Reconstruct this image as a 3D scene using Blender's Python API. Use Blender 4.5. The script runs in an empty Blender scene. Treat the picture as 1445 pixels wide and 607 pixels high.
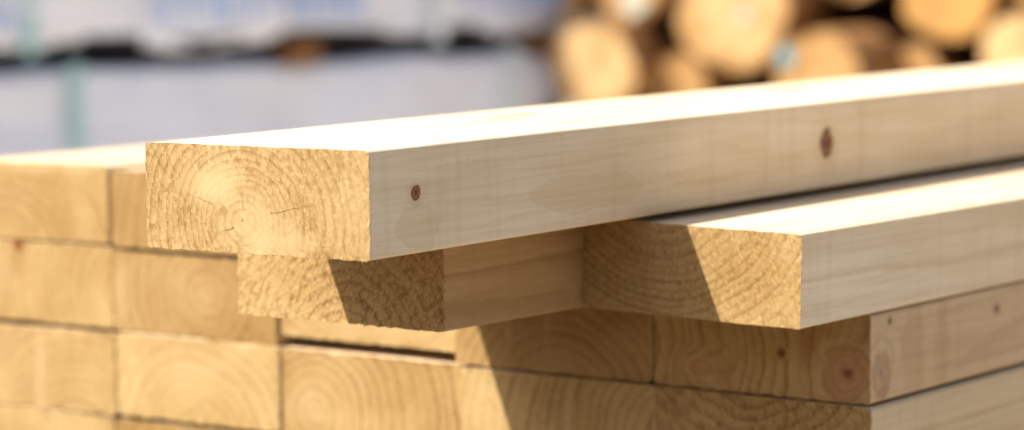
import bpy, bmesh, math, random
from mathutils import Vector, Matrix, Euler, noise

random.seed(7)
SC = bpy.context.scene
COL = SC.collection
H = 0.045                                   # thickness of one board, metres

# ---------------------------------------------------------------- camera
CAM = Vector((24.886, -25.697, 4.684)) * H
YAW, PITCH, ROLL, FPX = 0.62679, 0.09119, -0.00678, 3953.27
FW = Vector((-math.sin(YAW) * math.cos(PITCH), math.cos(YAW) * math.cos(PITCH), -math.sin(PITCH)))
R0 = Vector((math.cos(YAW), math.sin(YAW), 0)); U0 = R0.cross(FW)
RT = R0 * math.cos(ROLL) + U0 * math.sin(ROLL)
UP = -R0 * math.sin(ROLL) + U0 * math.cos(ROLL)
cd = bpy.data.cameras.new('camera'); cam = bpy.data.objects.new('camera', cd); COL.objects.link(cam)
m3 = Matrix((RT, UP, -FW)).transposed()
cam.matrix_world = Matrix.Translation(CAM) @ m3.to_4x4()
cd.sensor_width = 36; cd.lens = FPX / 1445 * 36
cd.clip_start = 0.05; cd.clip_end = 2000
cd.dof.use_dof = True; cd.dof.focus_distance = 26.3 * H; cd.dof.aperture_fstop = 6.5
cd.dof.aperture_blades = 9
SC.camera = cam

# ---------------------------------------------------------------- light
SUN = Vector((0.40, 0.70, -1.0))            # the way the sunlight travels
ELEV = math.atan2(1.0, math.hypot(SUN.x, SUN.y))
AZ = math.atan2(-SUN.x, -SUN.y)
w = bpy.data.worlds.new('World'); SC.world = w; w.use_nodes = True
nt = w.node_tree; bg = nt.nodes['Background']
sky = nt.nodes.new('ShaderNodeTexSky'); sky.sky_type = 'NISHITA'; sky.sun_disc = False
sky.sun_elevation = ELEV; sky.sun_rotation = AZ
sky.air_density = 1.0; sky.dust_density = 4.0
nt.links.new(sky.outputs[0], bg.inputs[0]); bg.inputs[1].default_value = 0.08
sd = bpy.data.lights.new('sun', 'SUN'); sun = bpy.data.objects.new('sun', sd); COL.objects.link(sun)
sd.energy = 4.4; sd.angle = math.radians(0.5); sd.color = (1.0, 0.965, 0.90)
sun.rotation_euler = SUN.to_track_quat('-Z', 'Y').to_euler()
sun.location = (-2, -3, 5)
SC.view_settings.view_transform = 'Standard'; SC.view_settings.look = 'None'
SC.view_settings.exposure = 1.02; SC.view_settings.gamma = 1

# ---------------------------------------------------------------- helpers
def tag(o, label=None, cat=None, group=None, kind=None):
    if label: o['label'] = label
    if cat: o['category'] = cat
    if group: o['group'] = group
    if kind: o['kind'] = kind
    return o

def link(name, bm, mats, parent=None, smooth=False):
    me = bpy.data.meshes.new(name); bm.to_mesh(me); bm.free()
    for m in (mats if isinstance(mats, (list, tuple)) else [mats]): me.materials.append(m)
    if smooth:
        for p in me.polygons: p.use_smooth = True
    o = bpy.data.objects.new(name, me); COL.objects.link(o)
    if parent: o.parent = parent
    return o

class NG:
    """small builder for material node graphs"""
    def __init__(s, name, rough=0.6, spec=0.25):
        s.m = bpy.data.materials.new(name); s.m.use_nodes = True
        s.t = s.m.node_tree; s.b = s.t.nodes['Principled BSDF']
        s.b.inputs['Roughness'].default_value = rough
        s.b.inputs['Specular IOR Level'].default_value = spec
    def n(s, ty, **k):
        x = s.t.nodes.new(ty)
        for a, v in k.items(): setattr(x, a, v)
        return x
    def put(s, sock, v):
        if isinstance(v, bpy.types.NodeSocket): s.t.links.new(v, sock)
        elif v is not None:
            if hasattr(sock.default_value, '__len__') and not hasattr(v, '__len__'): v = (v,) * len(sock.default_value)
            if hasattr(sock.default_value, '__len__') and len(sock.default_value) == 4 and len(v) == 3: v = (*v, 1)
            sock.default_value = v
    def M(s, op, a, b=None, c=None, clamp=False):
        x = s.n('ShaderNodeMath', operation=op, use_clamp=clamp)
        for i, v in enumerate((a, b, c)):
            if v is not None: s.put(x.inputs[i], v)
        return x.outputs[0]
    def V(s, op, a, b=None):
        x = s.n('ShaderNodeVectorMath', operation=op); s.put(x.inputs[0], a)
        if b is not None:
            s.put(x.inputs[3 if op == 'SCALE' else 1], b)
        return x.outputs[1] if op in ('LENGTH', 'DOT_PRODUCT', 'DISTANCE') else x.outputs[0]
    def noise(s, v, scale, detail=3, rough=0.5, col=False, dist=0):
        x = s.n('ShaderNodeTexNoise'); s.put(x.inputs['Vector'], v)
        x.inputs['Scale'].default_value = scale; x.inputs['Detail'].default_value = detail
        x.inputs['Roughness'].default_value = rough; x.inputs['Distortion'].default_value = dist
        return x.outputs[1 if col else 0]
    def mix(s, f, a, b, mode='MIX'):
        x = s.n('ShaderNodeMix', data_type='RGBA', blend_type=mode)
        s.put(x.inputs[0], f); s.put(x.inputs[6], a); s.put(x.inputs[7], b)
        return x.outputs[2]
    def ramp(s, f, pts):
        x = s.n('ShaderNodeValToRGB'); s.put(x.inputs[0], f); e = x.color_ramp.elements
        while len(e) < len(pts): e.new(0.5)
        for k, (p, c) in zip(e, pts):
            k.position = p; k.color = (c, c, c, 1) if not hasattr(c, '__len__') else (*c, 1)
        return x.outputs[0]
    def mr(s, v, a, b, c=0.0, d=1.0, smooth=False):
        x = s.n('ShaderNodeMapRange', clamp=True)
        if smooth: x.interpolation_type = 'SMOOTHSTEP'
        for i, q in enumerate((v, a, b, c, d)): s.put(x.inputs[i], q)
        return x.outputs[0]
    def coord(s, scale):
        tc = s.n('ShaderNodeTexCoord')
        return s.V('SCALE', tc.outputs['Object'], scale)
    def sep(s, v):
        x = s.n('ShaderNodeSeparateXYZ'); s.put(x.inputs[0], v); return x.outputs
    def comb(s, a, b, c):
        x = s.n('ShaderNodeCombineXYZ')
        for i, q in enumerate((a, b, c)): s.put(x.inputs[i], q)
        return x.outputs[0]
    def bump(s, h, strength, dist, prev=None):
        x = s.n('ShaderNodeBump'); x.inputs['Strength'].default_value = strength
        x.inputs['Distance'].default_value = dist; s.put(x.inputs['Height'], h)
        if prev is not None: s.put(x.inputs['Normal'], prev)
        return x.outputs[0]

# ---------------------------------------------------------------- wood
END_E, END_L = (0.445, 0.300, 0.128), (0.225, 0.115, 0.032)
SIDE_E, SIDE_L = (0.82, 0.685, 0.49), (0.63, 0.46, 0.28)

def wood(name, end, pith=(0.5, 0.3), sp=0.13, seed=0.0, tone=1.0, contrast=1.0, warp=0.10,
         fuzz=0.5, fuzz_dir=None, knots=(), stains=(), cracks=(), pale=(), early=None, late=None, wander=0.5):
    """solid wood in board space (unit = board thickness): growth rings round a pith line along y"""
    g = NG(name, 0.72 if end else 0.55, 0.15 if end else 0.3)
    P = g.coord(1 / H)
    S = g.V('ADD', P, (seed * 7.31, seed * 3.17, seed * 5.73))
    nz = g.noise(g.V('MULTIPLY', S, (0.9, 0.10, 0.9)), 1.0, 2, 0.5, True)
    Q = g.V('ADD', P, g.V('SCALE', g.V('SUBTRACT', nz, (0.5, 0.5, 0.5)), warp * 4))
    x, y, z = g.sep(Q)
    wy = g.noise(g.comb(seed + 3.1, g.M('MULTIPLY', g.sep(P)[1], 0.06), 0.0), 1.0, 1)
    wy = g.M('MULTIPLY', g.M('SUBTRACT', wy, 0.5), wander if not end else 0.0)
    dx = g.M('SUBTRACT', g.M('SUBTRACT', x, pith[0]), wy); dz = g.M('SUBTRACT', g.M('ADD', z, wy), pith[1])
    r = g.M('SQRT', g.M('ADD', g.M('MULTIPLY', g.M('MULTIPLY', dx, dx), 0.86), g.M('MULTIPLY', dz, dz)))
    for (c, rad, kind) in knots:            # fibres flow round a knot
        d = g.V('LENGTH', g.V('DIVIDE', g.V('SUBTRACT', P, c), tuple(q * 2.2 for q in rad)))
        r = g.M('ADD', r, g.M('MULTIPLY', g.mr(d, 0.0, 1.0, 1.0, 0.0, True), 0.30))
    fine = g.noise(g.V('MULTIPLY', S, (1, 0.25 if not end else 1, 1)), 9.0, 2)
    t = g.M('ADD', g.M('DIVIDE', r, sp), g.M('MULTIPLY', g.M('SUBTRACT', fine, 0.5), 0.32))
    wide = g.noise(g.comb(g.M('MULTIPLY', r, 1.6), seed * 2.0 + 9, 0.0), 1.0, 1)
    t = g.M('ADD', t, g.M('MULTIPLY', wide, 3.0))
    fr = g.M('FRACT', t); idx = g.M('FLOOR', t)
    wn = g.n('ShaderNodeTexWhiteNoise', noise_dimensions='1D'); g.put(wn.inputs['W'], idx)
    ring = g.ramp(fr, [(0.0, 0.12), (0.08, 0.0), (0.45, 0.14), (0.72, 0.55), (0.86, 1.0), (0.95, 0.75), (1.0, 0.12)])
    ring = g.M('MULTIPLY', ring, g.mr(wn.outputs[0], 0, 1, 0.35, 1.0))
    patch = g.noise(g.V('MULTIPLY', S, (1, 0.12, 1)), 1.3, 3)
    ring = g.M('MULTIPLY', ring, g.mr(patch, 0.3, 0.7, 0.45, 1.15))
    E = early or (END_E if end else SIDE_E); L = late or (END_L if end else SIDE_L)
    colr = g.mix(g.M('MULTIPLY', ring, 1.0 * contrast if end else 0.6 * contrast, clamp=True), E, L)
    big = g.noise(g.V('MULTIPLY', S, (1, 0.2, 1)), 0.8, 3, 0.6)
    colr = g.mix(g.mr(big, 0.34, 0.66), colr, g.mix(1.0, colr, (0.76, 0.69, 0.55) if end else (0.86, 0.80, 0.70), 'MULTIPLY'))
    nrm = None
    if end:
        # torn fibres left by the saw: bright flecks and dark pores, drawn out along the cut
        fd = fuzz_dir if fuzz_dir is not None else 0.15
        rot = g.n('ShaderNodeVectorRotate', rotation_type='Y_AXIS'); g.put(rot.inputs['Vector'], S)
        rot.inputs['Angle'].default_value = fd
        fv = g.V('MULTIPLY', rot.outputs[0], (1.0, 1.0, 0.6 if fuzz < 0.9 else 0.42))
        f1 = g.noise(fv, 46, 3, 0.65); f2 = g.noise(fv, 20, 3, 0.6); f3 = g.noise(S, 75, 2, 0.6)
        h = g.M('ADD', g.M('MULTIPLY', f1, 0.55), g.M('ADD', g.M('MULTIPLY', f2, 0.5), g.M('MULTIPLY', f3, 0.25)))
        colr = g.mix(g.M('MULTIPLY', g.mr(f1, 0.52, 0.70), min(1, fuzz * 1.0)), colr, (0.60, 0.44, 0.235))
        colr = g.mix(g.M('MULTIPLY', g.mr(f2, 0.50, 0.34), min(1, fuzz * 0.9)), colr, g.mix(1.0, colr, (0.60, 0.50, 0.36), 'MULTIPLY'))
        pores = g.M('MULTIPLY', g.mr(f3, 0.54, 0.66), g.mr(ring, 0.10, 0.5))
        colr = g.mix(g.M('MULTIPLY', pores, min(1.0, fuzz * 1.3)), colr, (0.18, 0.095, 0.035))
        nrm = g.bump(h, min(1.0, 0.3 + 0.7 * fuzz), 0.00004 + 0.0003 * fuzz ** 6)
        nrm = g.bump(ring, 0.08, 0.0002, nrm)
    else:
        # planed face: fine lengthwise fibres and faint crosswise planer ripple
        f1 = g.noise(g.V('MULTIPLY', S, (1, 0.03, 1)), 22, 3, 0.6)
        f2 = g.noise(g.V('MULTIPLY', S, (0.05, 1.0, 0.05)), 5.5, 2, 0.5)
        colr = g.mix(g.mr(f1, 0.42, 0.66, 0.0, 0.6), colr, g.mix(1.0, colr, (0.87, 0.80, 0.70), 'MULTIPLY'))
        colr = g.mix(g.mr(f2, 0.52, 0.68, 0.0, 0.40), colr, g.mix(1.0, colr, (0.90, 0.86, 0.80), 'MULTIPLY'))
        f4 = g.noise(g.V('MULTIPLY', S, (1, 0.3, 1)), 30, 2, 0.5)
        colr = g.mix(g.mr(f4, 0.66, 0.80, 0.0, 0.30), colr, (0.40, 0.27, 0.15))
        f5 = g.noise(g.V('MULTIPLY', S, (1, 0.045, 1)), 4.0, 3, 0.6)
        colr = g.mix(g.mr(f5, 0.52, 0.68, 0.0, 0.22), colr, g.mix(1.0, colr, (0.82, 0.72, 0.58), 'MULTIPLY'))
        nrm = g.bump(g.M('ADD', f1, g.M('MULTIPLY', f2, 0.6)), 0.25, 0.0006)
    edge = g.noise(g.V('MULTIPLY', S, (1, 0.55, 1.5)), 2.6, 3, 0.45)
    for (c, rad, amt) in pale:
        d = g.V('LENGTH', g.V('DIVIDE', g.V('SUBTRACT', P, c), rad))
        d = g.M('ADD', d, g.M('MULTIPLY', g.M('SUBTRACT', edge, 0.5), 1.2))
        colr = g.mix(g.mr(d, 1.15, 0.1, 0.0, abs(amt) * 0.8, True), colr, (0.56, 0.40, 0.20) if amt > 0 else (0.27, 0.135, 0.045))
    for (c, rad, amt) in stains:            # dried tide marks with a darker rim
        d = g.V('LENGTH', g.V('DIVIDE', g.V('SUBTRACT', P, c), rad))
        d = g.M('ADD', d, g.M('MULTIPLY', g.M('SUBTRACT', edge, 0.5), 1.5))
        ins = g.mr(d, 1.06, 0.85, 0.0, 0.5 * amt)
        rim = g.M('MULTIPLY', g.mr(d, 0.86, 0.99), g.M('MULTIPLY', g.mr(d, 1.06, 1.0, 0.0, 0.5 * amt), g.mr(patch, 0.38, 0.55, 0.25, 1.0)))
        tint = g.mix(1.0, colr, (0.84, 0.77, 0.62), 'MULTIPLY')
        colr = g.mix(ins, colr, tint); colr = g.mix(rim, colr, tint)
    for (c, rad, kind) in knots:
        d = g.V('LENGTH', g.V('DIVIDE', g.V('SUBTRACT', P, c), rad))
        nk = g.noise(S, 5.0 if kind == 'pink' else 11.0, 3, 0.6)
        d = g.M('ADD', d, g.M('MULTIPLY', g.M('SUBTRACT', nk, 0.5), 0.8))
        if kind == 'dark':
            cc = g.ramp(g.M('MULTIPLY', d, 0.6), [(0.0, (0.035, 0.012, 0.005)), (0.16, (0.12, 0.038, 0.012)), (0.30, (0.30, 0.12, 0.04)), (0.42, (0.24, 0.095, 0.03)), (0.56, (0.12, 0.045, 0.015)), (0.66, (0.45, 0.30, 0.17))])
            halo = g.M('MULTIPLY', g.mr(g.M('SINE', g.M('MULTIPLY', d, 11.0)), 0.0, 1.0), g.mr(d, 3.2, 1.2, 0.0, 0.3, True))
            colr = g.mix(halo, colr, g.mix(1.0, colr, (0.82, 0.70, 0.54), 'MULTIPLY'))
            colr = g.mix(g.mr(d, 1.12, 0.95), colr, cc)
            colr = g.mix(g.M('MULTIPLY', g.mr(d, 2.4, 1.0, 0, 1, True), 0.35), colr, g.mix(1.0, colr, (0.80, 0.68, 0.50), 'MULTIPLY'))
        else:
            sw = g.M('SINE', g.M('MULTIPLY', d, 17.0))
            cc = g.ramp(d, [(0.0, (0.16, 0.06, 0.03)), (0.07, (0.34, 0.15, 0.07)), (0.30, (0.44, 0.235, 0.12)), (0.60, (0.42, 0.235, 0.11)), (0.72, (0.32, 0.17, 0.07)), (0.86, (0.58, 0.41, 0.21)), (1.0, (0.54, 0.37, 0.18))])
            cc = g.mix(g.mr(sw, -0.2, 1.0, 0.0, 0.45), cc, g.mix(1.0, cc, (0.70, 0.60, 0.50), 'MULTIPLY'))
            cc = g.mix(g.mr(nk, 0.42, 0.66, 0, 0.5), cc, colr)
            colr = g.mix(g.mr(d, 1.25, 0.60, 0, 0.85, True), colr, cc)
    for (a, b, wd) in cracks:               # drying checks, x-z on the sawn end
        A = Vector((a[0], 0, a[1])); B = Vector((b[0], 0, b[1])); D = B - A; ln = D.length; D.normalize()
        jj = g.V('SCALE', g.V('SUBTRACT', g.noise(S, 9.0, 3, 0.6, True), (0.5, 0.5, 0.5)), 0.07)
        pv = g.V('MULTIPLY', g.V('ADD', g.V('SUBTRACT', P, tuple(A)), jj), (1, 0, 1))
        u = g.V('DOT_PRODUCT', pv, tuple(D)); uc = g.M('MINIMUM', g.M('MAXIMUM', u, 0.0), ln)
        foot = g.V('SUBTRACT', pv, g.V('SCALE', tuple(D), uc))
        dist = g.V('LENGTH', foot)
        wv = g.M('MULTIPLY', g.M('SUBTRACT', 1.15, g.M('DIVIDE', uc, ln)), wd)
        colr = g.mix(g.mr(dist, wv, g.M('MULTIPLY', wv, 0.3), 0.0, 0.75), colr, (0.12, 0.06, 0.022))
    if tone != 1.0: colr = g.mix(1.0, colr, (tone, tone * tone ** 0.3, tone * tone ** 0.7), 'MULTIPLY')
    g.put(g.b.inputs['Base Color'], colr); g.put(g.b.inputs['Normal'], nrm)
    return g.m

def board_mesh(W, L, h, seed=0, fibres=0, ragged=0.012, soft=0.02):
    """sawn board in metres (arguments in board thicknesses); slot 0 planed faces, slot 1 sawn ends"""
    rnd = random.Random(seed)
    bm = bmesh.new()
    nx, nz = 40, 16
    r = soft
    loop = []
    def corner(cx, cz, a0):
        for k in range(4):
            a = math.radians(a0 + 90 * k / 3); loop.append((cx + r * math.cos(a), cz + r * math.sin(a)))
    corner(r, r, 180)
    for i in range(1, nx): loop.append((r + (W - 2 * r) * i / nx, 0.0))
    corner(W - r, r, 270)
    for i in range(1, nz): loop.append((W, r + (h - 2 * r) * i / nz))
    corner(W - r, h - r, 0)
    for i in range(1, nx): loop.append((W - r - (W - 2 * r) * i / nx, h))
    corner(r, h - r, 90)
    for i in range(1, nz): loop.append((0.0, h - r - (h - 2 * r) * i / nz))
    ys = [0.0, 0.02, 0.10, 0.6, 2, 4, 7, 11, 16, 22, 30, 40]
    ys = [q for q in ys if q < L - 1] + [L]
    rings = []
    for j, yy in enumerate(ys):
        ring = []
        for (a, b) in loop:
            dy = da = db = 0.0
            n1 = noise.noise((a * 1.5 + seed, b * 1.5, yy * 0.15)); n2 = noise.noise((a * 9 + seed * 3, b * 9, yy))
            if j == 0:
                dy = ragged * (n2 * 0.7 + rnd.uniform(-0.5, 0.5))
                # the saw leaves the arris slightly crushed and ragged
                da = rnd.uniform(-0.3, 0.3) * ragged; db = rnd.uniform(-0.9, 0.3) * ragged if b < 0.02 else rnd.uniform(-0.4, 0.4) * ragged
            if 0 < j < len(ys) - 1: da += n1 * 0.006; db += n1 * 0.008
            ring.append(bm.verts.new(((a + da) * H, (yy + dy) * H, (b + db) * H)))
        rings.append(ring)
    n = len(loop)
    for j in range(len(rings) - 1):
        for i in range(n):
            f = bm.faces.new((rings[j][i], rings[j][(i + 1) % n], rings[j + 1][(i + 1) % n], rings[j + 1][i]))
            f.material_index = 0
    inner = []
    for k, (a, b) in enumerate(loop):        # a flat field inside the ragged rim
        ia = min(max(a, 0.045), W - 0.045); ib = min(max(b, 0.045), h - 0.045)
        inner.append(bm.verts.new((ia * H, 0.0, ib * H)))
    for i in range(n):
        j = (i + 1) % n
        if (inner[i].co - inner[j].co).length < 1e-7:
            inner[j].co = inner[i].co
        f = bm.faces.new((rings[0][j], rings[0][i], inner[i], inner[j])); f.material_index = 1
    for ring, flip in ((inner, True), (rings[-1], False)):
        f = bm.faces.new(ring[::-1] if flip else ring); f.material_index = 1
    for k in range(fibres):                  # loose slivers along the arrises of the sawn end
        bottom = rnd.random() < 0.8
        if bottom: c = Vector((rnd.uniform(0.05, W - 0.05), 0.012, 0.004)); d = Vector((rnd.uniform(-.6, .6), rnd.uniform(-.5, .3), -1))
        else: c = Vector((W - 0.004, 0.012, rnd.uniform(0.05, h - 0.05))); d = Vector((1, rnd.uniform(-.5, .3), rnd.uniform(-.6, .6)))
        d.normalize(); ln = rnd.uniform(0.008, 0.028) * (2.0 if rnd.random() < 0.06 else 1); wd = rnd.uniform(0.004, 0.010)
        s = Vector((1, 0, 0)) if bottom else Vector((0, 0, 1)); q = Vector((0, 1, 0))
        vs = [bm.verts.new((c + s * wd) * H), bm.verts.new((c - s * wd) * H), bm.verts.new((c + q * wd * 1.4) * H), bm.verts.new((c + d * ln) * H)]
        for tri in ((0, 1, 3), (1, 2, 3), (2, 0, 3)):
            f = bm.faces.new([vs[i] for i in tri]); f.material_index = 1
    bmesh.ops.remove_doubles(bm, verts=inner, dist=1e-6)
    bmesh.ops.recalc_face_normals(bm, faces=bm.faces[:])
    return bm

W0 = 2.7238
def board(loc, W, L, h, label, group, side, end, yaw=0.0, pitch=0.0, roll=0.0, seed=0, fibres=0, ragged=0.012, soft=0.02):
    """yaw: far end swings to +x; pitch: far end rises; roll: right side rises"""
    o = link('timber_board', board_mesh(W, L, h, seed, fibres, ragged, soft), [side, end])
    o.location = Vector(loc) * H
    ex = Vector((1, 0, roll)); ey = Vector((yaw, 1, pitch)).normalized()
    ez = ex.cross(ey).normalized(); ex = ey.cross(ez).normalized()
    o.rotation_euler = Matrix((ex, ey, ez)).transposed().to_euler()
    return tag(o, label, 'board', group)

TOPG = 'loose boards laid on the stack'; STK = 'boards in the courses of the stack'
# local coordinates on a board: x 0..W across the end, y along, z 0..h

# --- top board
wa = -0.033
kA = [((2.63, 0.71, 0.56), (0.12, 0.072, 0.07), 'dark'), ((2.63, 8.73, 0.51), (0.2, 0.15, 0.165), 'dark')]
sA = [((2.63, 3.65, 0.34), (0.3, 1.08, 0.17), 0.8), ((2.63, 0.74, 0.24), (0.3, 0.30, 0.20), 0.7), ((2.63, 6.9, 0.38), (0.3, 1.3, 0.2), 0.4)]
A_side = wood('planed_wood_top', False, (1.15, 0.28), 0.13, 1.0, 1.0, 0.75, 0.08, knots=kA + [((0.81, 5.0, 1.0), (0.16, 0.5, 0.1), 'pink'), ((0.9, 10.9, 1.0), (0.2, 0.6, 0.1), 'pink')], stains=sA)
A_end = wood('sawn_end_top', True, (1.17, 0.30), 0.074, 1.3, 1.0, 0.68, 0.045, 0.72, 0.2,
             cracks=[((1.50, 0.38), (2.06, 0.49), 0.010), ((1.06, 0.24), (0.84, 0.15), 0.009), ((0.81, 0.43), (0.50, 0.53), 0.007), ((1.17, 0.42), (1.17, 0.52), 0.005), ((1.165, 0.30), (1.175, 0.285), 0.020)],
             pale=[((0.85, 0, 0.62), (0.40, 1, 0.26), 0.9), ((1.3, 0, 0.28), (0.5, 1, 0.4), 0.6), ((1.6, 0, 0.10), (0.5, 1, 0.22), 0.7), ((2.4, 0, 0.45), (0.5, 1, 0.6), 0.3), ((0.4, 0, 0.2), (0.35, 1, 0.5), -0.18)])
board((6.658, -6.401, 2.0), 2.6253, 46, 0.99, 'topmost pale board with round pith rings and fine cracks on its end', TOPG,
      A_side, A_end, yaw=wa * -1 * -1, pitch=0.0042, roll=0.0014, seed=11, fibres=110, ragged=0.009, soft=0.035)

# --- the two boards that carry it
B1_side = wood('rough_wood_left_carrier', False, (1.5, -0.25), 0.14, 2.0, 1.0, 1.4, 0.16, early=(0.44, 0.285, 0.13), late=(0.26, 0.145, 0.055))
B1_end = wood('rough_end_left_carrier', True, (1.45, -0.22), 0.10, 2.4, 1.0, 0.7, 0.06, 1.0, -0.6)
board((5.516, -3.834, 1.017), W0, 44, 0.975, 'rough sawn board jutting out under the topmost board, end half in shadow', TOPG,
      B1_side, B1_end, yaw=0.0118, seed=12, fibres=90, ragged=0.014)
B2_side = wood('planed_wood_right_carrier', False, (1.1, 1.5), 0.15, 3.0, 0.98, 1.25, 0.20)
B2_end = wood('sawn_end_right_carrier', True, (1.05, 1.55), 0.095, 3.3, 1.0, 0.8, 0.05, 0.6, 0.5)
board((3 * W0, -1.473, 1.02), W0, 44, 0.953, 'board right under the topmost one, curved grain, right half of its end sunlit', TOPG,
      B2_side, B2_end, roll=-0.018, seed=13, fibres=70, ragged=0.009)

# --- the stack
def plain(seed, pith, tone=1.0, contrast=0.6, fuzz=0.35, **k):
    tone *= 0.82 + 0.26 * ((seed * 3.7) % 1)
    return (wood('planed_wood_%d' % int(seed * 10), False, pith, 0.15, seed, tone * 0.88, 1.2, 0.14),
            wood('sawn_end_%d' % int(seed * 10), True, pith, 0.14, seed + 0.4, tone, contrast, 0.07, fuzz, 0.2 + (seed % 1), **k))

def course(i, z, label, pith, seed, y=0.0, h=1.02, roll=0.0, dx=0.0, gap=0.03, L=42, group=STK, fibres=0, side=None, **k):
    s, e = plain(seed, pith, **k)
    q = random.Random(int(seed * 10))
    y += q.uniform(-0.025, 0.025); roll += q.uniform(-0.006, 0.006); z += q.uniform(-0.012, 0.012)
    return board((i * W0 + gap / 2 + dx, y, z), W0 - gap, L, h, label, group, side or s, e, yaw=q.uniform(-0.002, 0.002), roll=roll,
                 seed=int(seed * 10), fibres=25, ragged=0.016, soft=q.uniform(0.03, 0.06))

# upper course, left of the carriers
course(-1, 1.10, 'honey coloured board end at far left of top course, pale streak near its top', (0.8, -0.4), 4.5, h=0.985, contrast=0.5, roll=0.008, dx=-0.04,
       pale=[((1.5, 0, 0.93), (1.3, 1, 0.10), 0.6), ((1.0, 0, 0.55), (0.8, 1, 0.5), -0.30), ((2.3, 0, 0.3), (0.25, 1, 0.4), 0.35)])
course(0, 1.10, 'board end of the top course peeping out left of the topmost board', (2.2, 0.2), 4.9, h=0.97, dx=0.02)
course(1, 1.06, 'board of the top course hidden in shade behind the end of the topmost board', (1.2, 0.6), 5.3, y=0.6, h=0.96)
# second course
course(-2, 0.03, 'board at the left end of the second course, outside the picture edge', (1.4, 1.5), 5.7)
course(-1, 0.02, 'second course board end at far left with a dark knot hole at top', (2.9, 0.5), 6.1, h=1.04, contrast=0.5,
       knots=[((1.02, 0, 1.0), (0.085, 0.6, 0.11), 'dark')], pale=[((1.0, 0, 0.72), (0.12, 1, 0.2), -0.45), ((0.5, 0, 0.5), (0.4, 1, 0.6), 0.3)])
course(0, 0.02, 'second course board end with soft round grain, left of the rough carrier board', (1.6, 0.55), 6.5, h=1.0, contrast=0.55, gap=0.02,
       pale=[((0.15, 0, 0.5), (0.2, 1, 0.7), 0.5), ((1.6, 0, 0.5), (0.6, 1, 0.4), 0.3)])
course(1, 0.155, 'thin board of the second course over the widest black gap, under the rough carrier', (1.2, 2.2), 6.9, h=0.84, contrast=0.4, y=0.05,
       pale=[((1.3, 0, 0.3), (1.6, 1, 0.4), 0.45)])
course(2, 0.02, 'second course board end crossed by the slanting shadow line, below both carriers', (1.5, -0.35), 7.3, h=0.95, contrast=0.6, fuzz=0.3,
       pale=[((0.75, 0, 0.5), (0.07, 1, 0.7), 0.35), ((1.3, 0, 0.5), (0.06, 1, 0.7), 0.25)])
kC = [((2.42, 0.0, 0.38), (0.42, 0.55, 0.36), 'pink')]
C3_side = wood('planed_wood_knotty', False, (1.0, 0.4), 0.16, 7.6, 0.86, 1.3, 0.22,
               knots=[((2.72, 0.24, 0.30), (0.5, 0.25, 0.33), 'pink'), ((2.7, 0.42, 0.84), (0.05, 0.04, 0.035), 'dark'), ((2.7, 2.95, 0.70), (0.05, 0.06, 0.045), 'dark')],
               stains=[((2.7, 1.62, 0.5), (0.3, 0.14, 0.8), 1.0), ((2.7, 0.95, 0.4), (0.3, 0.22, 0.7), 1.0)], early=(0.70, 0.52, 0.32), late=(0.46, 0.30, 0.15))
course(3, 0.02, 'second course board at the right with a big pink knot at its corner', (-0.7, 0.4), 7.7, h=0.945, contrast=0.95, fuzz=0.35, side=C3_side,
       knots=[((2.42, 0.0, 0.31), (0.40, 0.6, 0.38), 'pink'), ((0.60, 0, 0.22), (0.24, 0.3, 0.13), 'pink'), ((1.62, 0, 0.46), (0.05, 0.3, 0.05), 'dark')],
       pale=[((1.95, 0, 0.55), (0.16, 1, 0.30), -0.75), ((2.45, 0, 0.85), (0.3, 1, 0.2), 0.45)])
# third course
course(-2, -1.04, 'board at the left end of the third course, outside the picture edge', (1.4, 0.5), 8.1)
course(-1, -1.11, 'smooth pale board end at far left of the third course', (2.0, -0.6), 8.5, h=1.05, contrast=0.45, roll=0.012, dx=0.05,
       pale=[((1.35, 0, 0.5), (0.14, 1, 0.8), 0.5), ((0.6, 0, 0.5), (0.5, 1, 0.7), 0.25)])
course(0, -1.075, 'third course board end with faint mottled grain, second from the left edge', (1.3, -0.2), 8.9, h=1.055, contrast=0.45, roll=0.006, dx=0.06,
       pale=[((1.5, 0, 0.6), (0.7, 1, 0.4), 0.3)])
course(1, -1.06, 'third course board end with arched rings on its left side, beneath the black gap', (0.5, 0.30), 9.3, h=1.055, contrast=0.85, dx=0.065, gap=0.02,
       pale=[((0.4, 0, 0.35), (0.45, 1, 0.4), 0.5)])
course(2, -1.06, 'third course board end cut by the shadow line, pale streak in its shade', (3.4, 0.2), 9.7, h=1.04, contrast=0.8, dx=0.06,
       pale=[((1.55, 0, 0.45), (0.09, 1, 0.6), 0.4), ((0.3, 0, 0.5), (0.4, 1, 0.5), 0.25)])
course(3, -1.06, 'rough dark board at the right corner of the third course, wholly in shadow', (1.2, 1.8), 10.1, h=1.03, contrast=1.0, fuzz=0.9, dx=0.02)
# fourth course
FO = ['board at the left end of the fourth course, outside the picture edge', 'board end of the fourth course at the bottom left corner', 'fourth course board end just showing at the bottom edge under the mottled board',
      'fourth course board below the picture edge, under the board with arched rings', 'fourth course board below the picture edge, under the board with the shadow line', 'fourth course board below the picture edge at the right corner']
for i in range(-2, 4):
    course(i, -2.14, FO[i + 2], (1.0 + 0.3 * i, 0.5 - 0.4 * i), 10.6 + 0.37 * i, h=1.02, contrast=0.6)
# the courses further down stand below the picture: copies of one board
src = None
ls, le = plain(14.2, (1.3, 0.2))
for c in range(10):
    for i in range(-2, 4):
        z = -3.2 - 1.06 * c
        if src is None:
            src = board((i * W0, 0, z), W0 - 0.03, 42, 1.02, 'pine board low in the stack, below the picture edge', 'boards low in the stack', ls, le, seed=99)
        else:
            o = src.copy(); COL.objects.link(o); o.location = Vector((i * W0 + 0.015, 0, z)) * H
BASE = -3.2 - 1.06 * 9
GZ = (BASE - 1.7) * H

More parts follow.
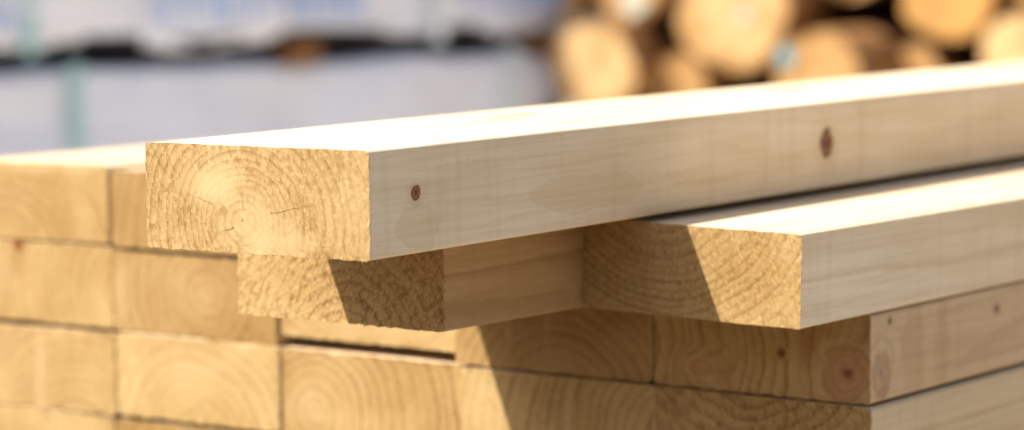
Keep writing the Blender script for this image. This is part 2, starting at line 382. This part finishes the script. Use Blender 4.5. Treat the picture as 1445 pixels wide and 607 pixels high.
def px(x, y, depth):
    """point seen at a pixel of the photograph, at a distance in metres along the view"""
    return CAM + (FW + RT * ((x - 722.5) / FPX) - UP * ((y - 303.5) / FPX)) * depth

bearer_mat = wood('weathered_bearer_wood', False, (0.5, 0.4), 0.2, 21.0, 0.6, 1.0)
for y in (2.0, 21.0, 40.0):
    bm = board_mesh(2.0, 17.6, 1.68, int(y))
    o = link('stack_bearer', bm, [bearer_mat, bearer_mat])
    o.location = Vector((-2 * W0 - 0.6, y + 2.0, BASE - 1.7)) * H; o.rotation_euler = (0, 0, -math.pi / 2)
    tag(o, 'grey timber bearer under the foot of the board stack', 'bearer', 'bearers under the board stack')

# ---------------------------------------------------------------- ground
g = NG('low_bounce_earth', 0.9, 0.2)  # unseen ground, made dark to keep bounce light off the shaded ends
P = g.coord(1.0)
c = g.mix(g.mr(g.noise(P, 0.6, 5, 0.6), 0.3, 0.7), (0.075, 0.050, 0.028), (0.11, 0.075, 0.044))
c = g.mix(g.mr(g.noise(P, 60, 3, 0.6), 0.5, 0.75, 0, 0.5), c, (0.05, 0.034, 0.02))
g.put(g.b.inputs['Base Color'], c); g.put(g.b.inputs['Normal'], g.bump(g.noise(P, 90, 4, 0.6), 0.4, 0.004))
bm = bmesh.new()
bmesh.ops.create_grid(bm, x_segments=8, y_segments=8, size=600)
o = link('ground', bm, g.m); o.location = (0, 0, GZ); tag(o, kind='structure')
g = NG('bounce_concrete', 0.85, 0.2)  # added unseen slab, pale to bounce light onto shaded sides and packs
P = g.coord(1.0)
c = g.mix(g.mr(g.noise(P, 0.8, 5, 0.6), 0.3, 0.7), (0.48, 0.435, 0.36), (0.58, 0.525, 0.44))
g.put(g.b.inputs['Base Color'], c); g.put(g.b.inputs['Normal'], g.bump(g.noise(P, 90, 4, 0.6), 0.3, 0.003))
bm = bmesh.new()
vs = [bm.verts.new(q) for q in ((-8.0, -0.12, 0), (9.0, -0.12, 0), (9.0, 14.0, 0), (-8.0, 14.0, 0))]; bm.faces.new(vs)
o = link('bounce_slab', bm, g.m); o.location = (0, 0, GZ + 0.004); tag(o, kind='structure')

# ---------------------------------------------------------------- wrapped packs
def film(name, col):
    g = NG(name, 0.38, 0.4)
    P = g.coord(1.0)
    n1 = g.noise(g.V('MULTIPLY', P, (1, 1, 2.2)), 5.0, 4, 0.55, dist=0.8)
    c = g.mix(g.mr(n1, 0.35, 0.7), col, tuple(q * 0.88 for q in col))
    g.put(g.b.inputs['Base Color'], c)
    g.put(g.b.inputs['Normal'], g.bump(n1, 0.5, 0.03))
    return g.m
film_hi = film('white_wrap', (0.82, 0.82, 0.88)); film_lo = film('greyish_wrap', (0.79, 0.80, 0.88))
g = NG('gap_shade_black', 0.6, 0.3); P = g.coord(1.0)  # near-black colour standing in for the shade between the packs
g.put(g.b.inputs['Base Color'], g.mix(g.noise(P, 8, 3), (0.010, 0.010, 0.011), (0.02, 0.02, 0.022))); black_m = g.m
g = NG('teal_strap', 0.4, 0.4); P = g.coord(1.0)
g.put(g.b.inputs['Base Color'], g.mix(g.noise(P, 20, 2), (0.34, 0.56, 0.55), (0.42, 0.62, 0.61))); strap_m = g.m
g = NG('pale_strap', 0.4, 0.4); P = g.coord(1.0)
g.put(g.b.inputs['Base Color'], g.mix(g.noise(P, 20, 2), (0.66, 0.74, 0.78), (0.70, 0.77, 0.80))); strap_p = g.m
g = NG('blue_print', 0.45, 0.4); P = g.coord(1.0)
g.put(g.b.inputs['Base Color'], g.mix(g.noise(P, 12, 2), (0.36, 0.50, 0.82), (0.46, 0.58, 0.84))); print_m = g.m

# pack frame: origin at the near right bottom corner, local x runs left along the long face, local y away
PR = CAM + RT * 0.125 + Vector((-math.sin(YAW), math.cos(YAW), 0)) * 7.22
hd = YAW + math.radians(0)
f2 = Vector((-math.sin(YAW), math.cos(YAW), 0))
LX = (-(R0 * math.cos(math.radians(44)) + f2 * math.sin(math.radians(44)))).normalized()   # toward the left, nearer
LY = Vector((0, 0, 1)).cross(LX) * -1                                                       # away from the camera
if LY.dot(f2) < 0: LY = -LY
PROT = Matrix((LX, LY, LX.cross(LY))).transposed()
FLIP = PROT[2][2] < 0

def pack(z0, hgt, mat, seed, sag, label, straps, spots):
    root = bpy.data.objects.new('wrapped_lumber_pack', None); COL.objects.link(root)
    root.location = (PR.x, PR.y, z0)
    root.rotation_euler = (0, 0, math.atan2(LX.y, LX.x))
    tag(root, label, 'lumber pack', 'wrapped packs behind the stack')
    sy = 1.0 if Vector((-LX.y, LX.x, 0)).dot(LY) > 0 else -1.0
    LEN, DEP = 3.6, 1.1
    bm = bmesh.new()
    nx, nz, ny = 90, 16, 16
    def off(x, y, z):
        return 0.028 * noise.noise((x * 3 + seed, z * 6, y * 3)) + 0.006 * noise.noise((x * 11 + seed, z * 9 + x * 4, y * 11))
    prof = []
    rr = 0.03
    def arc(cy, cz, a0):
        for k in range(5):
            a = math.radians(a0 + 90 * k / 4); prof.append((cy + rr * math.cos(a), cz + rr * math.sin(a)))
    arc(rr, rr, 180)
    prof += [(rr + (DEP - 2 * rr) * k / ny, 0) for k in range(1, ny)]
    arc(DEP - rr, rr, 270)
    prof += [(DEP, rr + (hgt - 2 * rr) * k / nz) for k in range(1, nz)]
    arc(DEP - rr, hgt - rr, 0)
    prof += [(DEP - rr - (DEP - 2 * rr) * k / ny, hgt) for k in range(1, ny)]
    arc(rr, hgt - rr, 90)
    prof += [(0, hgt - rr - (hgt - 2 * rr) * k / nz) for k in range(1, nz)]
    rows = []
    for i in range(nx + 1):
        x = LEN * i / nx; row = []
        for (y, z) in prof:
            cy, cz = y - DEP / 2, z - hgt / 2
            ln = math.hypot(cy / DEP, cz / hgt) + 1e-6
            d = off(x, y, z)
            s = sag * (0.6 + noise.noise((x * 1.5 + seed * 2, 0.3, 0))) if z < 0.08 else 0.0
            s *= max(0.0, 1 - y / 0.25) * (1 - z / 0.08) if z < 0.08 else 0
            row.append(bm.verts.new((x, (y + d * cy / DEP / ln * 1.4) * sy, z + d * cz / hgt / ln * 0.7 - s)))
        rows.append(row)
    n = len(prof)
    for i in range(nx):
        for k in range(n): bm.faces.new((rows[i][k], rows[i][(k + 1) % n], rows[i + 1][(k + 1) % n], rows[i + 1][k]))
    bm.faces.new(rows[0]); bm.faces.new(rows[-1])
    bmesh.ops.recalc_face_normals(bm, faces=bm.faces[:])
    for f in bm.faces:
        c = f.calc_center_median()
        if c.z < 0.035 and abs(c.y) > 0.006: f.material_index = 1     # shade of the gap, painted as a black underside
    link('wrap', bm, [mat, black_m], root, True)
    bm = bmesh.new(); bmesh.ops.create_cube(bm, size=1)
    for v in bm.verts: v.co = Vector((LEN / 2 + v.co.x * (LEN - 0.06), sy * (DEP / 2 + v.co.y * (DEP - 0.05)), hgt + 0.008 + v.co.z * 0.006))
    link('gap_shade_sheet', bm, black_m, root)  # added black layer that paints the gap's shade onto the pack top
    for (x, wd, sm) in straps:
        bm = bmesh.new(); t = 0.016
        outer = [(-t, -t), (DEP + t, -t), (DEP + t, hgt + t), (-t, hgt + t)]
        inner = [(-t + .002, -t + .002), (DEP + t - .002, -t + .002), (DEP + t - .002, hgt + t - .002), (-t + .002, hgt + t - .002)]
        vs = [[bm.verts.new((x + dxx, a * sy, b)) for (a, b) in q] for q in (outer, inner) for dxx in (-wd / 2, wd / 2)]
        for k in range(4):
            l = (k + 1) % 4
            bm.faces.new((vs[0][k], vs[0][l], vs[1][l], vs[1][k])); bm.faces.new((vs[2][k], vs[2][l], vs[3][l], vs[3][k]))
            bm.faces.new((vs[0][k], vs[0][l], vs[2][l], vs[2][k])); bm.faces.new((vs[1][k], vs[1][l], vs[3][l], vs[3][k]))
        bmesh.ops.recalc_face_normals(bm, faces=bm.faces[:])
        link('strap', bm, sm, root)
    for (xa, xb, za, zb, sd_) in spots:       # rows of printed strokes, unreadable in the photograph
        rnd = random.Random(sd_); x = xa; hh = zb - za
        while x < xb:
            bm = bmesh.new()
            def stroke(x0, z0_, x1, z1_, dp=0.0):
                vs = [bm.verts.new((a, yy * sy, b)) for yy in (-0.021 - dp, -0.019) for (a, b) in ((x0, z0_), (x1, z0_), (x1, z1_), (x0, z1_))]
                for q in ((0, 1, 2, 3), (7, 6, 5, 4), (0, 4, 5, 1), (1, 5, 6, 2), (2, 6, 7, 3), (3, 7, 4, 0)): bm.faces.new([vs[i] for i in q])
            wl = rnd.uniform(0.5, 0.8) * hh; th = hh * 0.22
            stroke(x, za, x + th, zb)
            stroke(x + th * 0.5, zb - th, x + wl, zb - 0.001, 0.001)
            if rnd.random() < 0.5: stroke(x + th * 0.5, za + 0.001, x + wl, za + th, 0.001)
            if rnd.random() < 0.5: stroke(x + wl - th, za + th * 0.5, x + wl - 0.001, zb - th * 0.5, 0.002)
            x += wl + hh * rnd.uniform(0.12, 0.22)
            bmesh.ops.recalc_face_normals(bm, faces=bm.faces[:])
            link('printed_letter', bm, print_m, root)
    return root, sy

def face_hit(x, y):
    """local x along the long face and world height where a photo pixel meets the face plane"""
    d = FW + RT * ((x - 722.5) / FPX) - UP * ((y - 303.5) / FPX)
    t = (PR - CAM).dot(LY) / d.dot(LY); q = CAM + d * t
    return (q - PR).dot(LX), q.z
ztop = face_hit(780, 73)[1]; zbot = ztop + 0.048
lo_z0 = GZ + 0.09
sx = lambda p, y: face_hit(p, y)[0]
pack(lo_z0, ztop - lo_z0, film_lo, 3.0, 0.0, 'lower pack wrapped in plain bluish white film behind the stack, two teal straps',
     [(sx(103, 150), 0.035, strap_m), (sx(716, 110), 0.045, strap_p)], [])
pz = lambda x, y: face_hit(x, y)[1] - zbot
_, SY = pack(zbot, 0.62, film_hi, 8.0, 0.018, 'upper pack wrapped in white film with blue print, resting on the lower pack',
     [(sx(38, 40), 0.035, strap_m), (sx(614, 30), 0.04, strap_p)],
     [(sx(505, 15), sx(215, 15), pz(350, 30), pz(350, -12), 4), (sx(18, 30), sx(-40, 30), pz(0, 50), pz(0, 14), 5), (sx(795, 5), sx(650, 5), pz(720, 16), pz(720, -22), 6)])

dun = wood('dunnage_wood', False, (0.5, 0.4), 0.2, 31.0, 0.5, 1.0, early=(0.50, 0.27, 0.11), late=(0.34, 0.16, 0.06))
def dunnage(lx, wd, z, hgt, label, group, stick=0.02):
    bm = bmesh.new(); bmesh.ops.create_cube(bm, size=1)
    for v in bm.verts: v.co = Vector((v.co.x * wd, (v.co.y + 0.5) * (1.1 + stick), (v.co.z + 0.5) * hgt))
    bmesh.ops.bevel(bm, geom=bm.edges[:], offset=0.003, segments=1, affect='EDGES')
    o = link('dunnage_block', bm, dun)
    base = PR + LX * lx - LY * stick
    o.location = (base.x, base.y, z); o.rotation_euler = (0, 0, math.atan2(LX.y, LX.x) + (0 if SY > 0 else math.pi))
    if SY < 0:
        for v in o.data.vertices: pass
    tag(o, label, 'dunnage', group)
dunnage(sx(425, 80), 0.10, ztop - 0.006, 0.056, 'brown wooden spacer between the two wrapped packs, left of centre', 'spacers between the wrapped packs')
dunnage(sx(762, 73), 0.07, ztop - 0.006, 0.056, 'brown wooden spacer between the two wrapped packs near their right end', 'spacers between the wrapped packs')
dunnage(2.9, 0.10, ztop - 0.006, 0.056, 'brown wooden spacer between the packs beyond the left picture edge', 'spacers between the wrapped packs')
for lx in (0.3, 1.8, 3.2):
    dunnage(lx, 0.10, GZ, 0.09, 'wooden bearer under the lower wrapped pack', 'bearers under the wrapped packs')

# ---------------------------------------------------------------- log pile
def log_end(name, seed, col):
    g = NG(name, 0.8, 0.15)
    P = g.coord(1.0); S = g.V('ADD', P, (seed, seed * 2, seed * 3))
    x, y, z = g.sep(g.V('ADD', P, g.V('SCALE', g.V('SUBTRACT', g.noise(S, 9, 2, 0.5, True), (.5, .5, .5)), 0.03)))
    r = g.M('SQRT', g.M('ADD', g.M('MULTIPLY', x, x), g.M('MULTIPLY', z, z)))
    ring = g.M('FRACT', g.M('MULTIPLY', r, 140.0))
    c = g.mix(g.mr(ring, 0.3, 1.0, 0, 0.5), col, tuple(q * k for q, k in zip(col, (0.78, 0.68, 0.5))))
    c = g.mix(g.mr(g.noise(S, 11, 3, 0.6), 0.4, 0.62, 0, 0.8), c, (0.38, 0.20, 0.07))
    c = g.mix(g.mr(r, 0.075, 0.15, 0, 0.6), c, (0.44, 0.22, 0.065))           # the sapwood ring is more orange than the heart
    g.put(g.b.inputs['Base Color'], c); g.put(g.b.inputs['Normal'], g.bump(g.noise(S, 200, 2), 0.5, 0.002))
    return g.m
def log_side(name, seed, bark):
    g = NG(name, 0.85, 0.15)
    P = g.coord(1.0); S = g.V('ADD', P, (seed, seed * 2, seed * 3))
    n = g.noise(g.V('MULTIPLY', S, (1, 0.25, 1)), 22, 4, 0.6)
    a, b = ((0.36, 0.19, 0.07), (0.18, 0.08, 0.03)) if not bark else ((0.20, 0.10, 0.055), (0.10, 0.05, 0.03))
    g.put(g.b.inputs['Base Color'], g.mix(g.mr(n, 0.35, 0.65), a, b)); g.put(g.b.inputs['Normal'], g.bump(n, 0.6, 0.01))
    return g.m
g = NG('blue_spray', 0.6, 0.2); P = g.coord(1.0)
g.put(g.b.inputs['Base Color'], g.mix(g.noise(P, 40, 3), (0.10, 0.28, 0.34), (0.18, 0.36, 0.38))); spray = g.m
g = NG('faded_spray', 0.6, 0.2); P = g.coord(1.0)
g.put(g.b.inputs['Base Color'], g.mix(g.noise(P, 40, 3), (0.46, 0.47, 0.38), (0.52, 0.52, 0.40))); spray_f = g.m

LOGG = 'logs in the pile behind the stack'
E_MATS = [log_end('log_end_cream', 1.0, (0.66, 0.45, 0.22)), log_end('log_end_orange', 4.0, (0.60, 0.33, 0.10)), log_end('log_end_tan', 9.0, (0.50, 0.30, 0.125))]
S_MATS = [log_side('peeled_log', 2.0, False), log_side('barked_log', 6.0, True)]
ALL = []
def log(cx, cy, rpx, depth, label, em=0, sm=0, yaw=-0.28, seed=0, mark=None, L=3.2, flare=0.0):
    pos = px(cx, cy, depth); R = rpx * depth / FPX
    rnd = random.Random(seed)
    bm = bmesh.new(); n = 40; ys = [0, 0.008, 0.25, 0.6, 1.1, 1.8, 2.6, L]; rows = []
    for j, yy in enumerate(ys):
        k = 1 - 0.03 * yy; row = []
        for i in range(n):
            a = 2 * math.pi * i / n
            rr = R * k * (1 + 0.11 * noise.noise((math.cos(a) * 1.2 + seed * 5, math.sin(a) * 1.2, yy * 0.5)))
            if j == 0: rr *= 0.975
            row.append(bm.verts.new((rr * math.cos(a), yy + (0.006 * rnd.uniform(-1, 1) if j == 0 else 0), rr * math.sin(a))))
        rows.append(row)
    for j in range(len(rows) - 1):
        for i in range(n):
            f = bm.faces.new((rows[j][i], rows[j][(i + 1) % n], rows[j + 1][(i + 1) % n], rows[j + 1][i])); f.material_index = 0; f.smooth = True
    f = bm.faces.new(rows[0][::-1]); f.material_index = 1
    f = bm.faces.new(rows[-1]); f.material_index = 1
    bmesh.ops.recalc_face_normals(bm, faces=bm.faces[:])
    o = link('log', bm, [S_MATS[sm], E_MATS[em]]); o.location = pos; o.rotation_euler = (0, 0, -yaw)
    tag(o, label, 'log', LOGG); ALL.append((pos.x, pos.z, R, label))
    if mark:
        mx, mz, mr_, mm = mark
        bm = bmesh.new(); vs = [[], []]
        for i in range(18):
            a = 2 * math.pi * i / 18; q = mr_ * (1 + 0.35 * noise.noise((math.cos(a) * 2 + seed, math.sin(a) * 2, 3)))
            for s, yy in ((0, -0.010), (1, -0.007)): vs[s].append(bm.verts.new((mx + q * math.cos(a), yy, mz + q * math.sin(a) * 1.2)))
        bm.faces.new(vs[0]); bm.faces.new(vs[1][::-1])
        for i in range(18): bm.faces.new((vs[0][i], vs[0][(i + 1) % 18], vs[1][(i + 1) % 18], vs[1][i]))
        bmesh.ops.recalc_face_normals(bm, faces=bm.faces[:])
        link('paint_mark', bm, mm, o)
    return o

log(1035, 20, 82, 7.0, 'largest pale round log end in the pile, faint grey paint spot at its centre', 0, 0, seed=1, mark=(0.03, 0.0, 0.018, spray_f))
log(1340, -8, 67, 7.05, 'orange log end hanging high at the right of the pile over a dark gap', 1, 0, seed=2)
log(838, 95, 62, 6.95, 'bright cream log beside the right end of the wrapped packs', 0, 0, seed=3)
log(957, 118, 42, 7.1, 'small tan log end low in the pile, left below the largest one', 2, 0, seed=4)
log(1152, 106, 62, 6.75, 'log jutting forward right of the largest one, blue paint mark on its left', 2, 0, seed=5, mark=(-0.075, 0.045, 0.021, spray))
log(1283, 108, 48, 7.2, 'dim small log end low in the pile, below the orange one', 2, 0, seed=6)
log(1436, 72, 54, 6.9, 'pale cream log end at the right edge of the picture', 0, 0, seed=7)
log(886, -22, 54, 7.1, 'log end at the top of the picture with a washed out grey blue paint mark', 2, 0, seed=8, mark=(0.02, -0.04, 0.034, spray_f))
log(792, -10, 36, 7.2, 'small orange log end at the top just right of the wrapped packs', 1, 0, seed=9)
log(1196, -62, 62, 7.15, 'bark brown log at the top edge between the largest and the orange one', 2, 1, seed=10)
log(1462, -42, 52, 7.1, 'orange log end in the top right corner of the picture', 1, 0, seed=12)
low = [(800, 215, 58), (930, 225, 62), (1068, 245, 74), (1215, 225, 62), (1340, 215, 58), (1470, 190, 60), (870, 345, 64), (1010, 370, 62), (1150, 370, 62), (1290, 345, 66), (1430, 320, 64), (1570, 300, 62),
       (1560, 60, 58), (1570, 180, 50), (960, -130, 66), (1090, -150, 60), (1320, -150, 66), (1440, -150, 56), (830, -130, 56)]
for k, (a, b, r) in enumerate(low):
    log(a, b, r, 7.1, 'log in the pile hidden behind the boards or past the picture edge', k % 3, 0, seed=20 + k)
